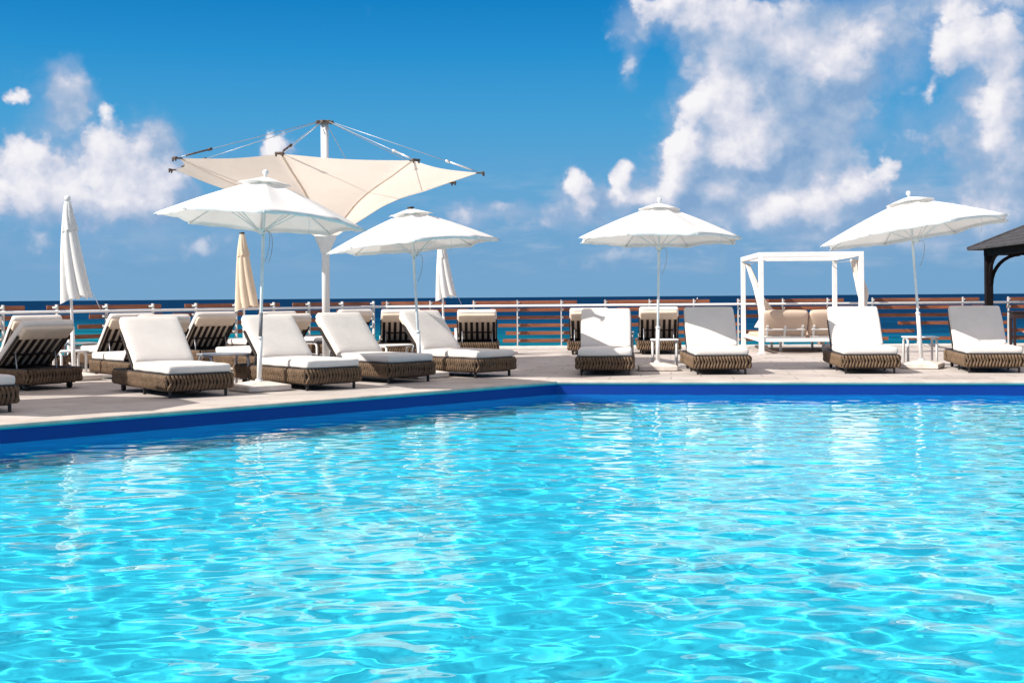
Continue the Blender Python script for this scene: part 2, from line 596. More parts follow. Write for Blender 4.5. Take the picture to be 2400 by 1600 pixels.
def pooltile(name, col, var=.15, sc=.15):
    m = bpy.data.materials.new(name)
    m.use_nodes = True
    N = NT(m.node_tree)
    b = m.node_tree.nodes['Principled BSDF']
    t = N.node('ShaderNodeTexCoord')
    f = N.noise(t.outputs['Object'], 2.2, 5, .6)
    f2 = N.noise(t.outputs['Object'], .45, 3, .5)
    c = N.ramp(N.math('MULTIPLY_ADD', f2, .6, N.math('MULTIPLY', f, .4)), [(.3, tuple(x * (1 - var) for x in col)), (.7, tuple(min(.9, x * (1 + var)) for x in col))])
    N.put(b.inputs['Base Color'], c)
    b.inputs['Roughness'].default_value = .45
    b.inputs['Specular IOR Level'].default_value = .3
    return m


teal = pooltile('teal_tile', (.02, .42, .46))
blue = pooltile('blue_tile', (.003, .034, .235), .12)
azure = pooltile('azure_plaster', (.008, .36, .80), .1)
cyan = pooltile('cyan_tile', (.045, .72, .84), .06)
mb = MB()
for prof, mi in (([(0, -.034), (0, -.053)], 0), ([(.0, -.053), (.0, -.24)], 1), ([(0, -.24), (0, -1.65)], 2)):
    v, f = ring(POOL, prof)
    mb.add(v, f, False, mi=mi)
pw = tag(mb.build('pool_wall', [teal, blue, azure]), kind='structure')
pf = flat('pool_floor', [(p.x, p.y) for p in offset_poly(POOL, .05)], None, -1.6, cyan)
for o in (pw, pf):
    o.cycles.is_caustics_receiver = True

# water: real waves, so the sun draws its own caustics on the floor
wm = bpy.data.materials.new('pool_water')
wm.use_nodes = True
N = NT(wm.node_tree)
wm.node_tree.nodes.clear()
out = N.node('ShaderNodeOutputMaterial')
gl = N.node('ShaderNodeBsdfGlass')
gl.inputs['IOR'].default_value = 1.33
gl.inputs['Roughness'].default_value = 0
gl.inputs['Color'].default_value = (1, 1, 1, 1)
N.put(out.inputs[0], gl.outputs[0])
xs = np.arange(-8.0, 11.51, .030)
ys = [2.4]
while ys[-1] < 18.5:                                    # finer towards the near edge
    ys.append(ys[-1] + (.03 if ys[-1] < 4 else .018 + .0022 * (ys[-1] - 4)))
ys = np.array(ys)
X, Y = np.meshgrid(xs, ys)
Z = np.zeros_like(X)
rng = np.random.RandomState(3)
NW = 130
# the water lies calmer in the lee of the diagonal wall
dwall = (POOL[1] - POOL[0]).normalized()
LEE = .42 + .58 * np.clip(((X - POOL[0].x) * dwall.y - (Y - POOL[0].y) * dwall.x - .5) / 3.0, 0, 1)
for i in range(NW):
    lam = .085 * (.62 / .085) ** rng.rand() ** .85
    th = rng.normal(1.30, .72)
    k = 2 * math.pi / lam
    amp = .049 / math.sqrt(NW / 2) * (lam / .3) ** .25 / k
    # gusts: each train of ripples comes and goes over the pool
    env = .75 + .5 * np.sin(X * rng.uniform(-.7, .7) + Y * rng.uniform(-.7, .7) + rng.rand() * 6.28)
    Z += amp * env * LEE * np.sin(k * (X * math.cos(th) + Y * math.sin(th)) + rng.rand() * 6.28)
dn = (POOL[1] - POOL[0]).normalized()
inside = np.ones_like(X, bool)
for i in range(5):
    a, b = POOL[i], POOL[(i + 1) % 5]
    d = (b - a).normalized()
    nx, ny = -d.y, d.x
    inside &= ((X - a.x) * nx + (Y - a.y) * ny) < .08
V = np.stack([X, Y, Z + WATER_Z], -1).reshape(-1, 3)
nyy, nxx = X.shape
idx = np.arange(nxx * nyy).reshape(nyy, nxx)
keep = inside[:-1, :-1] & inside[1:, 1:] & inside[:-1, 1:] & inside[1:, :-1]
F = np.stack([idx[:-1, :-1], idx[:-1, 1:], idx[1:, 1:], idx[1:, :-1]], -1)[keep]
used = np.unique(F)
remap = np.full(nxx * nyy, -1)
remap[used] = np.arange(len(used))
F = remap[F]
V = V[used]
me = bpy.data.meshes.new('pool_water')
me.vertices.add(len(V))
me.vertices.foreach_set('co', V.ravel())
me.loops.add(F.size)
me.loops.foreach_set('vertex_index', F.ravel())
me.polygons.add(len(F))
me.polygons.foreach_set('loop_start', np.arange(len(F)) * 4)
me.polygons.foreach_set('use_smooth', np.ones(len(F), bool))
me.update()
me.validate()
me.materials.append(wm)
wo = bpy.data.objects.new('pool_water', me)
COL.objects.link(wo)
tag(wo, kind='structure')
wo.cycles.is_caustics_caster = True

# the sea, well below the terrace
SEA_Z = -6.0
sm = bpy.data.materials.new('sea_water')
sm.use_nodes = True
N = NT(sm.node_tree)
b = sm.node_tree.nodes['Principled BSDF']
t = N.node('ShaderNodeTexCoord')
sp = N.node('ShaderNodeSeparateXYZ')
N.put(sp.inputs[0], t.outputs['Object'])
mp = N.node('ShaderNodeMapping')
N.put(mp.inputs[0], t.outputs['Object'])
mp.inputs['Scale'].default_value = (.35, 1, 1)
patch = N.noise(mp.outputs[0], .012, 4, .6)
# the shoal: depth grows with distance, and sooner towards +X
dist = N.math('MULTIPLY_ADD', sp.outputs[0], .9, sp.outputs[1])
dist = N.math('MULTIPLY_ADD', N.math('SUBTRACT', patch, .5), 170.0, dist)
dcol = N.ramp(N.math('DIVIDE', dist, 1000.0, clamp=True),
              [(0, (.006, .19, .22)), (.17, (.004, .145, .195)), (.25, (.002, .085, .15)), (.34, (.0015, .045, .115)), (.6, (.0012, .030, .086)), (1, (.0012, .024, .072))])
wav = N.noise(mp.outputs[0], .22, 6, .65)
wav2 = N.noise(mp.outputs[0], .05, 4, .6)
dcol = N.mix(1, dcol, N.ramp(N.math('MULTIPLY_ADD', wav2, .4, N.math('MULTIPLY', wav, .6)), [(.36, (.40, .48, .56)), (.5, (.95, .97, .98)), (.64, (1.9, 1.75, 1.55))]), 'MULTIPLY')
bn = N.node('ShaderNodeBump')
bn.inputs['Strength'].default_value = .9
bn.inputs['Distance'].default_value = 1.0
N.put(bn.inputs['Height'], wav)
sd = N.node('ShaderNodeBsdfDiffuse')
N.put(sd.inputs['Color'], dcol)
N.put(sd.inputs['Normal'], bn.outputs[0])
sg = N.node('ShaderNodeBsdfGlossy')
sg.inputs['Roughness'].default_value = .3
N.put(sg.inputs['Normal'], bn.outputs[0])
smx = N.node('ShaderNodeMixShader')
smx.inputs[0].default_value = .012
N.put(smx.inputs[1], sd.outputs[0])
N.put(smx.inputs[2], sg.outputs[0])
N.put(sm.node_tree.nodes['Material Output'].inputs[0], smx.outputs[0])
mb = MB()
mb.add([(-90000, -2000, SEA_Z), (90000, -2000, SEA_Z), (90000, 120000, SEA_Z), (-90000, 120000, SEA_Z)], [(0, 1, 2, 3)], False)
tag(mb.build('sea', sm), kind='structure')
# retaining wall and kerb of the terrace
kerb_m = mat('kerb_paint', (.74, .70, .66), .7, .08, 4, .2, 30, spec=.2)
mb = MB()
for i in (0, 1):
    a, c = EDGE[i], EDGE[i + 1]
    mb.add([(a.x, a.y, -.004), (c.x, c.y, -.004), (c.x, c.y, SEA_Z - 1), (a.x, a.y, SEA_Z - 1)], [(0, 1, 2, 3)], False)
tag(mb.build('terrace_wall', kerb_m), kind='structure')


# ------------------------------------------------------------------ railing
def fence(name, label, a, b, n, step, first, rows, group):
    """posts every step metres from a towards b; boards on the sea side, handrail on the near side"""
    a, b = Vector(a), Vector(b)
    d = (b - a).normalized()
    nrm = Vector((-d.y, d.x))                    # towards the sea
    if nrm.y < 0:
        nrm = -nrm
    root = thing(name, label, 'railing', (a.x, a.y, 0), 0, group)
    D = Vector((d.x, d.y, 0))
    O = Vector((nrm.x, nrm.y, 0))
    zs = (1.075, .90, .72, .535, .355, .178)
    for k in range(n):
        p = D * (first + k * step)
        m_ = MB()
        m_.bar(p + O * -.045 + Vector((0, 0, .03)), p + O * -.045 + Vector((0, 0, 1.13)), .026, .065, up=O)
        m_.rbox(p + O * -.045 + Vector((0, 0, .055)), (.12, .12, .012), .003, smooth=False)
        for z in zs:
            m_.rbox(p + O * -.0 + Vector((.03 * d.x, .03 * d.y, z)), (.05, .04, .045), .012, T=None)
            m_.tube([p + O * -.10 + D * .03 + Vector((0, 0, z)), p + O * -.01 + D * .03 + Vector((0, 0, z))], .014, 8)
        m_.build('post', M['post_paint'], root)
    L0, L1 = first - .6, first + (n - 1) * step + .6
    m_ = MB()
    m_.tube([D * L0 + O * -.12 + Vector((0, 0, 1.0)), D * L1 + O * -.12 + Vector((0, 0, 1.0))], .027, 10)
    m_.build('handrail', M['white_metal'], root)
    m_ = MB()
    m_.bar(D * L0 + O * -.02 + Vector((0, 0, .026)), D * L1 + O * -.02 + Vector((0, 0, .026)), .26, .05)
    m_.build('kerb', kerb_m, root)
    for z, segs in zip(zs, rows):
        for (s0, s1) in segs:
            m_ = MB()
            m_.bar(D * s0 + O * .045 + Vector((0, 0, z)), D * s1 + O * .045 + Vector((0, 0, z)), .03, .08)
            m_.build('board', M['wood'], root)
    return root


dirR = (Vector((40, 28.08)) - RAIL_C).normalized()


def period(start, length, gap, end):
    o = []
    s_ = start
    while s_ < end:
        o.append((max(s_, -.05), min(s_ + length, end)))
        s_ += length + gap
    return [x for x in o if x[1] - x[0] > .1]


END = 16.9
rowsR = [period(.0 - .99 + .0, 2.47, .63, END), period(-.45, 2.47, .52, END), period(-1.0, 2.75, .33, END),
         period(-.38, 2.5, .6, END), period(-.6, 2.5, 1.0, END), period(-.28, 2.75, .36, END)]
fence('slat_railing', 'long straight white post railing with staggered brown boards running behind the daybed', RAIL_C, (40, 28.08), 17, 1.03, .09, rowsR,
      'white post and brown board railings along the terrace edge')
LL = (Vector((-8.6, 22.4)) - RAIL_C).length
dl = (Vector((-8.6, 22.4)) - RAIL_C).normalized()
sl = 1.07
rowsL = [[(.1, 2.6), (3.0, 5.6), (6.2, 8.75), (9.2, 11.7)], [(.1, 1.2), (1.6, 3.6), (4.0, 5.9), (6.15, 7.85), (8.25, 8.7), (9.1, 11.6)],
         [(.2, 2.6), (2.9, 5.4), (5.7, 8.1), (8.5, 11.2)], [(.3, 2.9), (3.2, 4.6), (4.9, 6.6), (6.95, 9.1), (9.5, 11.6)],
         [(.2, 2.2), (2.5, 5.2), (5.6, 8.0), (8.4, 11)], [(.4, 3.0), (3.3, 5.8), (6.1, 8.6), (9.0, 11.5)]]
fence('slat_railing', 'diagonal white post railing with brown boards behind the angled loungers', RAIL_C + dl * .35, (-8.6, 22.4), 11, sl, .05, rowsL,
      'white post and brown board railings along the terrace edge')


# ------------------------------------------------------------------ sun loungers
LW, LL_ = .86, 2.0


def strap_weave(mb_):
    """rope straps wound round the base: crossing slanted bands"""
    w, l, rc = .425, .985, .055
    P = []

    def arc(cx, cy, a0):
        for i in range(7):
            a = a0 + math.pi / 2 * i / 6
            P.append((Vector((cx + rc * math.cos(a), cy + rc * math.sin(a)))))
    arc(w - rc, 1 + l - rc, 0)
    arc(-w + rc, 1 + l - rc, math.pi / 2)
    arc(-w + rc, 1 - l + rc, math.pi)
    arc(w - rc, 1 - l + rc, 1.5 * math.pi)
    P.append(P[0].copy())
    cum = [0]
    for i in range(1, len(P)):
        cum.append(cum[-1] + (P[i] - P[i - 1]).length)
    tot = cum[-1]

    def at(s_):
        s_ %= tot
        for i in range(1, len(P)):
            if cum[i] >= s_:
                u = (s_ - cum[i - 1]) / max(1e-9, cum[i] - cum[i - 1])
                t_ = (P[i] - P[i - 1]).normalized()
                return P[i - 1].lerp(P[i], u), t_, Vector((t_.y, -t_.x))
    n = int(tot / .047)
    stp = tot / n
    rnd = random.Random(5)
    zt, zb = .283, .095
    for i in range(n):
        s0 = i * stp
        _, tt, nn = at(s0)
        end = abs(nn.y) > .5
        lean = (.056 if end else .04)
        for sgn in (1, -1):
            vs, fs = [], []
            jit = rnd.uniform(-.007, .007)
            rows = 8
            for j in range(rows):
                u = j / (rows - 1)
                ss = s0 + sgn * lean * (u - .5) + jit * math.sin(math.pi * u)
                p, tg, nr = at(ss)
                z = zt + (zb - zt) * u
                over = .011 * sgn * math.cos(math.pi * u)
                wrap = -.022 * (max(0, abs(u - .5) * 2 - .85) / .15) ** 2
                off = .016 + over + .003 * math.sin(math.pi * u) + wrap
                hw = .0135 + .006 * sgn * math.cos(math.pi * u)
                for (a, h) in ((-1, -.012), (-.6, .003), (0, .008), (.6, .003), (1, -.012)):
                    q2 = p + tg * a * hw + nr * (off + h)
                    vs.append((q2.x, q2.y, z + rnd.uniform(-.001, .001)))
            for j in range(rows - 1):
                for k_ in range(4):
                    a = j * 5 + k_
                    fs.append((a, a + 5, a + 6, a + 1))
            mb_.add(vs, fs, True)


HINGE = (0, 1.27, .315)


def make_lounger():
    root = thing('sun_lounger', '', 'sun lounger', (0, 0, 0))
    m_ = MB()
    m_.rbox((0, 1, .19), (.835, 1.955, .165), .05)
    m_.mi = [1] * len(m_.mi)
    strap_weave(m_)
    m_.build('woven_base', [M['weave'], M['weave_gap_shade']], root)
    m_ = MB()
    m_.rbox((0, 1, .088), (.74, 1.84, .03), .012)
    rim = [(-.412, .03, .286), (.412, .03, .286), (.412, 1.97, .286), (-.412, 1.97, .286)]
    for i in range(4):
        m_.bar(rim[i], rim[(i + 1) % 4], .03, .014)
    m_.build('base_frame', M['dark_metal'], root)
    for (x, y) in ((-.36, .10), (.36, .10), (-.37, .95), (.37, .95)):
        m_ = MB()
        m_.bar((x, y, .0), (x, y, .095), .032, .032, up=(0, 1, 0))
        m_.build('leg', M['dark_metal'], root)
    for x in (-.34, .34):
        m_ = MB()
        m_.tube([(x - .02, 1.82, .045), (x + .02, 1.82, .045)], .045, 16)
        m_.bar((x, 1.82, .045), (x, 1.82, .095), .02, .03, up=(0, 1, 0))
        m_.build('wheel', M['dark_metal'], root)
    m_ = MB()
    m_.rbox((0, .65, .346), (.815, 1.25, .108), .034, (8, 14, 0), (.006, .01, .009), .003, 2)
    m_.build('seat_cushion', M['cushion'], root)
    # the back swings on its hinge: y runs up the back, z faces the foot end
    m_ = MB()
    for i in range(7):
        x = -.345 + .69 * i / 6
        m_.rbox((x, .30, -.018), (.056, .60, .014), .004, smooth=False)
    m_.rbox((0, .27, -.03), (.76, .03, .014), .004, smooth=False)
    m_.rbox((0, .012, -.012), (.78, .03, .03), .004, smooth=False)
    for x in (-.405, .405):
        m_.rbox((x, .31, -.004), (.024, .64, .034), .006, smooth=False)
    fr = m_.build('back_frame', M['slat'], root, HINGE)
    for x in (-.31, .31):
        m_ = MB()
        m_.tube([(x, .33, -.035), (x, .10, -.40)], .009, 6)
        m_.build('support_strut', M['grey_metal'], fr)
    m_ = MB()
    m_.rbox((0, .425, .07), (.805, .81, .108), .036, (8, 10, 0), (.006, .008, .010), .003, 7)
    bc = m_.build('back_cushion', M['cushion'], root, HINGE)
    m_ = MB()
    m_.rbox((0, .69, .01), (.77, .225, .09), .03, (6, 3, 0), (.002, .004, .003), .002, 9)
    m_.build('cushion_sleeve', M['cushion_bounce'], bc)
    m_ = MB()
    m_.rbox((0, .31, -.004), (.76, .60, .008), .004, smooth=False)
    m_.build('cushion_bounce_panel', M['cushion_bounce'], bc)  # thin sheet added to show the bounce tint between the slats
    return root


proto = make_lounger()
BACK = {1: 45, 2: 45, 3: 46.5, 4: 48, 5: 48, 6: 49.5, 7: 48.5, 8: 48, 9: 41, 10: 44, 11: 44, 12: 46, 13: 45, 14: 45, 15: 43.5, 16: 43, 17: 45.5, 18: 44.5, 19: 42.5, 20: 44, 21: 45.5}      # how far each back is raised, degrees
GA, GB, GC = 'loungers lined up along the diagonal pool edge', 'loungers standing along the straight pool edge', 'loungers of the back rows by the sea railing'
LOUNGERS = []                     # foot x, foot y, axis angle (0 = head straight away from the camera, + = head to the left), label, group


def by_foot(x, y, ang, label, g):
    LOUNGERS.append((x, y, rad(ang), label, g))


def by_head(x, y, ang, label, g):
    a = rad(ang)
    LOUNGERS.append((x + 2 * math.sin(a), y - 2 * math.cos(a), a, label, g))


by_foot(-5.66, 13.55, 40, 'lounger at the left picture edge, only its shaded cushioned foot end in view', GA)
by_foot(-3.83, 15.75, 36, 'lounger in front with a small sun patch under it, left of the tilted parasol base', GA)
by_foot(-2.34, 16.85, 40, 'lounger directly right of the parasol pole with the dark joint band', GA)
by_foot(-1.41, 18.15, 44, 'third lounger along the diagonal pool edge, below the sail mast', GA)
by_foot(-.23, 19.30, 46, 'lounger at the pool corner with the parasol pole before its half shaded backrest', GA)
by_foot(1.40, 19.42, -5, 'lounger with a parasol tip shadow on its white backrest', GB)
by_foot(3.18, 19.4, -2, 'lounger with a diagonal shadow edge across its backrest, left of the daybed', GB)
by_foot(5.42, 19.35, -6, 'lounger with fully sunlit backrest in front of the daybed', GB)
by_foot(7.28, 19.3, -10, 'lounger with wholly shaded grey backrest near the dark gazebo', GB)
H1, H2 = 180 + 40, 180 - 5
by_head(-6.17, 17.3, 180 + 55, 'big shaded lounger seen from behind with striped slats, left edge', GC)
by_head(-7.55, 20.55, H1, 'lounger behind the folded white parasol, seen from behind', GC)
by_head(-8.2, 19.7, H1, 'lounger at the far left edge, just its white back top showing', GC)
by_head(-4.95, 18.6, H1, 'sunlit tan lounger whose side shows left of the front lounger', GC)
by_head(-6.35, 21.7, H1, 'white cushioned lounger behind the tan one, next to the small post', GC)
by_head(-5.3, 23.35, H1, 'lounger with sloping slatted back behind the grey side table', GC)
by_head(-3.45, 20.4, H1, 'lounger with slatted back between the first two diagonal loungers in front', GC)
by_head(-4.45, 24.9, H1, 'farther lounger whose white back top rises over the slatted one near the mast', GC)
by_head(-3.02, 25.7, H1, 'lounger with shaded taupe back right of the sail mast', GC)
by_head(-2.25, 26.0, H2 + 12, 'lounger with upright slats behind the white side table', GC)
by_head(-.72, 26.1, H2 + 6, 'lone slatted back facing the open sea at the middle of the railing', GC)
by_head(1.58, 26.3, H2 + 1, 'lounger half hidden behind the one with the tip shadow', GC)
by_head(3.02, 26.3, H2, 'slatted lounger back right behind a thin white parasol pole', GC)
for i, (x, y, a, lab, g) in enumerate(LOUNGERS):
    o = proto if i == 0 else dup(proto)
    o.location = (x, y, 0)
    o.rotation_euler = (0, 0, a)
    o['label'] = lab
    o['group'] = g
    for c in o.children:
        if c.name.startswith('back_'):
            c.rotation_euler = (rad(BACK.get(i, 49)), 0, 0)


# ------------------------------------------------------------------ parasols
def open_parasol(label, x, y, rz, R, apex, lean, tilt, finial, base_rot, sleeve, phase, cords=1, hr=.40):
    root = thing('parasol', label, 'parasol', (x, y, 0), 0, 'open white parasols by the pool')
    top = Vector((lean[0], lean[1], apex))
    bot = Vector((0, 0, .06))
    ax = (top - bot).normalized()
    # slab
    B = Matrix.Rotation(base_rot, 4, 'Z')
    m_ = MB()
    m_.rbox((0, 0, .045), (.62, .62, .075), .012, T=B, smooth=False)
    k_ = .29
    m_.add([(-k_, -k_, .0825), (k_, -k_, .0825), (k_, k_, .0825), (-k_, k_, .0825), (-.1, -.1, .125), (.1, -.1, .125), (.1, .1, .125), (-.1, .1, .125)],
           [(0, 1, 5, 4), (1, 2, 6, 5), (2, 3, 7, 6), (3, 0, 4, 7), (4, 5, 6, 7)], False, T=B)
    m_.build('base_slab', M['stone'], root)
    m_ = MB()
    m_.tube([bot, bot + ax * (apex - .1)], .021, 14)
    m_.build('pole', M['pole'], root)
    m_ = MB()
    m_.tube([bot + ax * .05, bot + ax * sleeve], .032, 14)
    m_.tube([bot + ax * .04, bot + ax * .09], .05, 14)
    m_.tube([bot + ax * (sleeve - .01), bot + ax * (sleeve + .03)], .036, 14)
    m_.build('pole_sleeve', M['white_metal'], root)
    if cords > 1:
        m_ = MB()
        m_.tube([bot + ax * (sleeve + .03), bot + ax * .96], .0245, 14)
        m_.build('pole_joint', M['dark_pole'], root)
    C = Matrix.Translation(top) @ Matrix.Rotation(tilt[0], 4, 'Y') @ Matrix.Rotation(tilt[1], 4, 'X') @ Matrix.Rotation(phase, 4, 'Z')
    H = hr * R
    nsub, nr = 8, 12
    rnd = random.Random(int(abs(x) * 1000))

    def surf(r_frac, k, u, lift=0):
        """rib sector k, u in [0,1) across the panel"""
        phi = (u - .5) * math.pi / 4
        chord = math.cos(math.pi / 8) / math.cos(phi)
        scallop = 1 - .035 * math.sin(math.pi * u)
        rr = R * r_frac * (chord * scallop * r_frac + (1 - r_frac) * chord)
        a = k * math.pi / 4 + u * math.pi / 4
        z = -H * r_frac ** 1.22 + lift
        z -= .035 * math.sin(math.pi * u) * math.sin(math.pi * min(1, r_frac * .9)) * .8
        z += .018 * math.sin(math.pi * u) * r_frac ** 5 * (1 if (k % 3) else 2.2)
        return (rr * math.cos(a), rr * math.sin(a), z)
    m_ = MB()
    vs, fs = [], []
    nseg = 8 * nsub
    for j in range(nr + 1):
        fr = .17 + .83 * j / nr
        for k in range(8):
            for s_ in range(nsub):
                vs.append(surf(fr, k, s_ / nsub))
    # hem: a short fold under the edge
    for k in range(8):
        for s_ in range(nsub):
            p = surf(1, k, s_ / nsub)
            vs.append((p[0] * .985, p[1] * .985, p[2] - .035 - .006 * math.sin(s_ * 2.1 + k)))
    for j in range(nr + 1):
        for k in range(nseg):
            a, b_ = j * nseg + k, j * nseg + (k + 1) % nseg
            fs.append((a, a + nseg, b_ + nseg, b_))
    m_.add(vs, fs, True, T=C)
    m_.build('canopy', M['canvas'], root)
    # vent cap, its hem arching up between the ribs
    m_ = MB()
    vs, fs = [], []
    for j in range(6):
        fr = .01 + .255 * j / 5
        for k in range(8):
            for s_ in range(nsub):
                p = surf(fr, k, s_ / nsub, .045)
                vs.append((p[0], p[1], p[2] + .035 * math.sin(math.pi * s_ / nsub) * (fr / .265) ** 3))
    for j in range(5):
        for k in range(nseg):
            a, b_ = j * nseg + k, j * nseg + (k + 1) % nseg
            fs.append((a, a + nseg, b_ + nseg, b_))
    m_.add(vs, fs, True, T=C)
    m_.build('vent_cap', M['canvas'], root)
    hubz = -H - .12
    for k in range(8):
        pts = []
        for j in range(7):
            fr = .05 + .965 * j / 6
            p = Vector(surf(min(fr, 1), k, 0))
            if fr > 1:
                p = p * fr
            pts.append(p + Vector((0, 0, -.016)))
        m_ = MB()
        m_.tube(pts, .0085, 6, T=C)
        rib = m_.build('rib', M['pole'], root)
        mid = Vector(surf(.52, k, 0)) + Vector((0, 0, -.02))
        a = k * math.pi / 4
        m_ = MB()
        m_.tube([(.05 * math.cos(a), .05 * math.sin(a), hubz), mid], .0075, 6, T=C)
        m_.build('strut', M['pole'], rib)
    m_ = MB()
    m_.lathe([(.001, hubz - .05), (.04, hubz - .05), (.045, hubz - .02), (.062, hubz - .01), (.062, hubz + .02), (.03, hubz + .03), (.001, hubz + .03)], 12, T=C)
    m_.lathe([(.001, -.06), (.055, -.06), (.055, -.03), (.001, -.03)], 12, T=C)
    m_.build('hub', M['pole'], root)
    m_ = MB()
    if finial:
        m_.lathe([(.001, .04), (.02, .04), (.02, .07)], 12, T=C)
        m_.lathe(sphere_prof(.040, .10), 16, T=C)
        m_.build('finial', M['white_metal'], root)
    else:
        m_.lathe([(.001, .07), (.05, .068), (.055, .05), (.045, .04), (.001, .04)], 12, T=C)
        m_.build('finial', M['dark_metal'], root)
    hp = C @ Vector((0, 0, hubz - .03))
    for c in range(cords):
        s_ = .03 + .02 * c
        pts = [hp + Vector((.03, -.03, 0))]
        for i in range(1, 9):
            u = i / 8
            pts.append(hp + Vector((.03 + .09 * math.sin(3.0 * u) + .06 * c * u, -.04, -.30 * u + .10 * math.sin(math.pi * u * 1.4))))
        m_ = MB()
        m_.tube(pts, .005, 5)
        m_.build('pull_cord', M['grey_metal'], root)
    # loose tie hanging from the hem
    e = C @ Vector(surf(.99, 6, .6))
    m_ = MB()
    m_.tube([e, e + Vector((.01, 0, -.12)), e + Vector((.0, .0, -.26))], .008, 5, r2=.3)
    m_.build('tie_strap', M['canvas'], root)
    return root


open_parasol('largest open white parasol with ball finial and aqua ribs, left under the sail', -3.33, 16.8, 0, 1.35, 2.76, (.10, 0), (rad(4.0), rad(-3)), True, rad(40), .62, rad(12), 2)
open_parasol('open white parasol with flat dark cap and no ball, right of the sail mast', -1.39, 19.3, 0, 1.29, 2.50, (-.12, -.05), (rad(-4.5), rad(-1)), False, rad(45), .62, rad(5))
open_parasol('open white parasol with ball finial left of the daybed', 2.35, 20.75, 0, 1.37, 2.66, (.05, 0), (rad(1.0), rad(-2)), True, rad(-4), .62, rad(18))
open_parasol('open white parasol leaning left with ball finial, right of the daybed', 6.65, 20.8, 0, 1.54, 2.74, (-.18, 0), (rad(-7.5), rad(-4)), True, rad(-28), .82, rad(2), hr=.355)
# two more of the row stand just outside the frame; their shade lies on the deck at the left
open_parasol('open parasol beyond the left edge, shading the deck of the front lounger', -7.6, 13.55, 0, 1.42, 2.72, (0, 0), (0, 0), True, rad(40), .62, rad(9))
open_parasol('open parasol beyond the left edge, shading the lounger seen from behind', -8.3, 16.4, 0, 1.42, 2.72, (0, 0), (0, 0), True, rad(40), .62, rad(20))


def folded_parasol(label, x, y, z0, z1, w, skew, m_cloth, lean, finial, base_rot, slab=True, tilt_hem=.06):
    root = thing('folded_parasol', label, 'parasol', (x, y, 0), 0, 'folded parasols between the back rows')
    if slab:
        B = Matrix.Rotation(base_rot, 4, 'Z')
        m_ = MB()
        m_.rbox((0, 0, .045), (.62, .62, .075), .012, T=B, smooth=False)
        k_ = .29
        m_.add([(-k_, -k_, .0825), (k_, -k_, .0825), (k_, k_, .0825), (-k_, k_, .0825), (-.1, -.1, .125), (.1, -.1, .125), (.1, .1, .125), (-.1, .1, .125)],
               [(0, 1, 5, 4), (1, 2, 6, 5), (2, 3, 7, 6), (3, 0, 4, 7), (4, 5, 6, 7)], False, T=B)
        m_.build('base_slab', M['stone'], root)
    top = Vector((lean, 0, z1))
    bot = Vector((0, 0, .06))
    ax = top - bot
    m_ = MB()
    m_.tube([bot, bot + ax * .98], .021, 12)
    m_.build('pole', M['white_metal'], root)
    m_ = MB()
    m_.tube([bot, bot + ax.normalized() * .75], .031, 12)
    m_.build('pole_sleeve', M['white_metal'], root)

    def cloth(za, zb, wa, wb, seed, rings, pw, sk, hem):
        rnd = random.Random(seed)
        ph = [rnd.uniform(0, 6.28) for _ in range(6)]
        n = 96
        vs, fs = [], []
        for j in range(rings):
            u = j / (rings - 1)
            for k in range(n):
                a = 2 * math.pi * k / n
                fold = abs(math.cos(4 * a + .8 * math.sin(2.2 * u + ph[0]) + .35 * math.sin(a + ph[1])))
                r = wa + (wb - wa) * u ** pw
                depth = .10 + .30 * u
                r *= 1 - depth * (1 - fold ** .7) + .10 * math.sin(3 * a + ph[2]) * u
                side = math.cos(a)
                z = za + (zb - za) * u + hem * u ** 4 * (side * .8 + .5 * math.sin(2 * a + ph[3]) + .35 * math.sin(8 * a + ph[4]))
                zz = z / z1
                cx = lean * zz + sk * u ** 1.6 * (.55 + .45 * side)
                vs.append((cx + r * math.cos(a), r * math.sin(a) * .85, z))
        for j in range(rings - 1):
            for k in range(n):
                a, b_ = j * n + k, j * n + (k + 1) % n
                fs.append((a, a + n, b_ + n, b_))
        return MB().add(vs, fs, True)
    cloth(z1 - .02, z0, .035, w, 3, 34, .55, skew, tilt_hem).build('folded_canopy', m_cloth, root)
    cloth(z1 + .015, z1 - .44, .045, .045 + (w - .045) * .55, 8, 14, .8, skew * .12, .03).build('vent_cap', m_cloth, root)
    m_ = MB()
    T = Matrix.Translation((lean, 0, z1))
    if finial:
        m_.lathe(sphere_prof(.047, .06), 14, T=T)
        m_.build('finial', M['white_metal'], root)
    else:
        m_.lathe([(.001, .04), (.05, .038), (.055, .01), (.001, .01)], 12, T=T)
        m_.build('finial', M['dark_metal'], root)
    # tie hanging loose from the hem
    e = Vector((skew + w * .8, -.02, z0 + .12))
    m_ = MB()
    m_.tube([e, e + Vector((.08, 0, -.16)), e + Vector((.14, 0, -.30))], .012, 6, r2=.3)
    m_.build('tie_strap', m_cloth, root)
    return root


folded_parasol('folded white parasol with ball finial and loose strap at the far left', -6.61, 19.3, 1.22, 2.68, .185, .13, M['canvas'], -.08, True, rad(40), True, .05)
folded_parasol('folded cream parasol with dark cap left of the sail mast', -5.35, 25.6, 1.02, 2.5, .20, .10, M['cream_canvas'], -.04, False, rad(40), True, .05)
folded_parasol('folded white parasol hanging below the dark capped open one', -1.42, 26.6, 1.20, 2.45, .17, .11, M['canvas'], -.04, False, rad(10), True, .05)


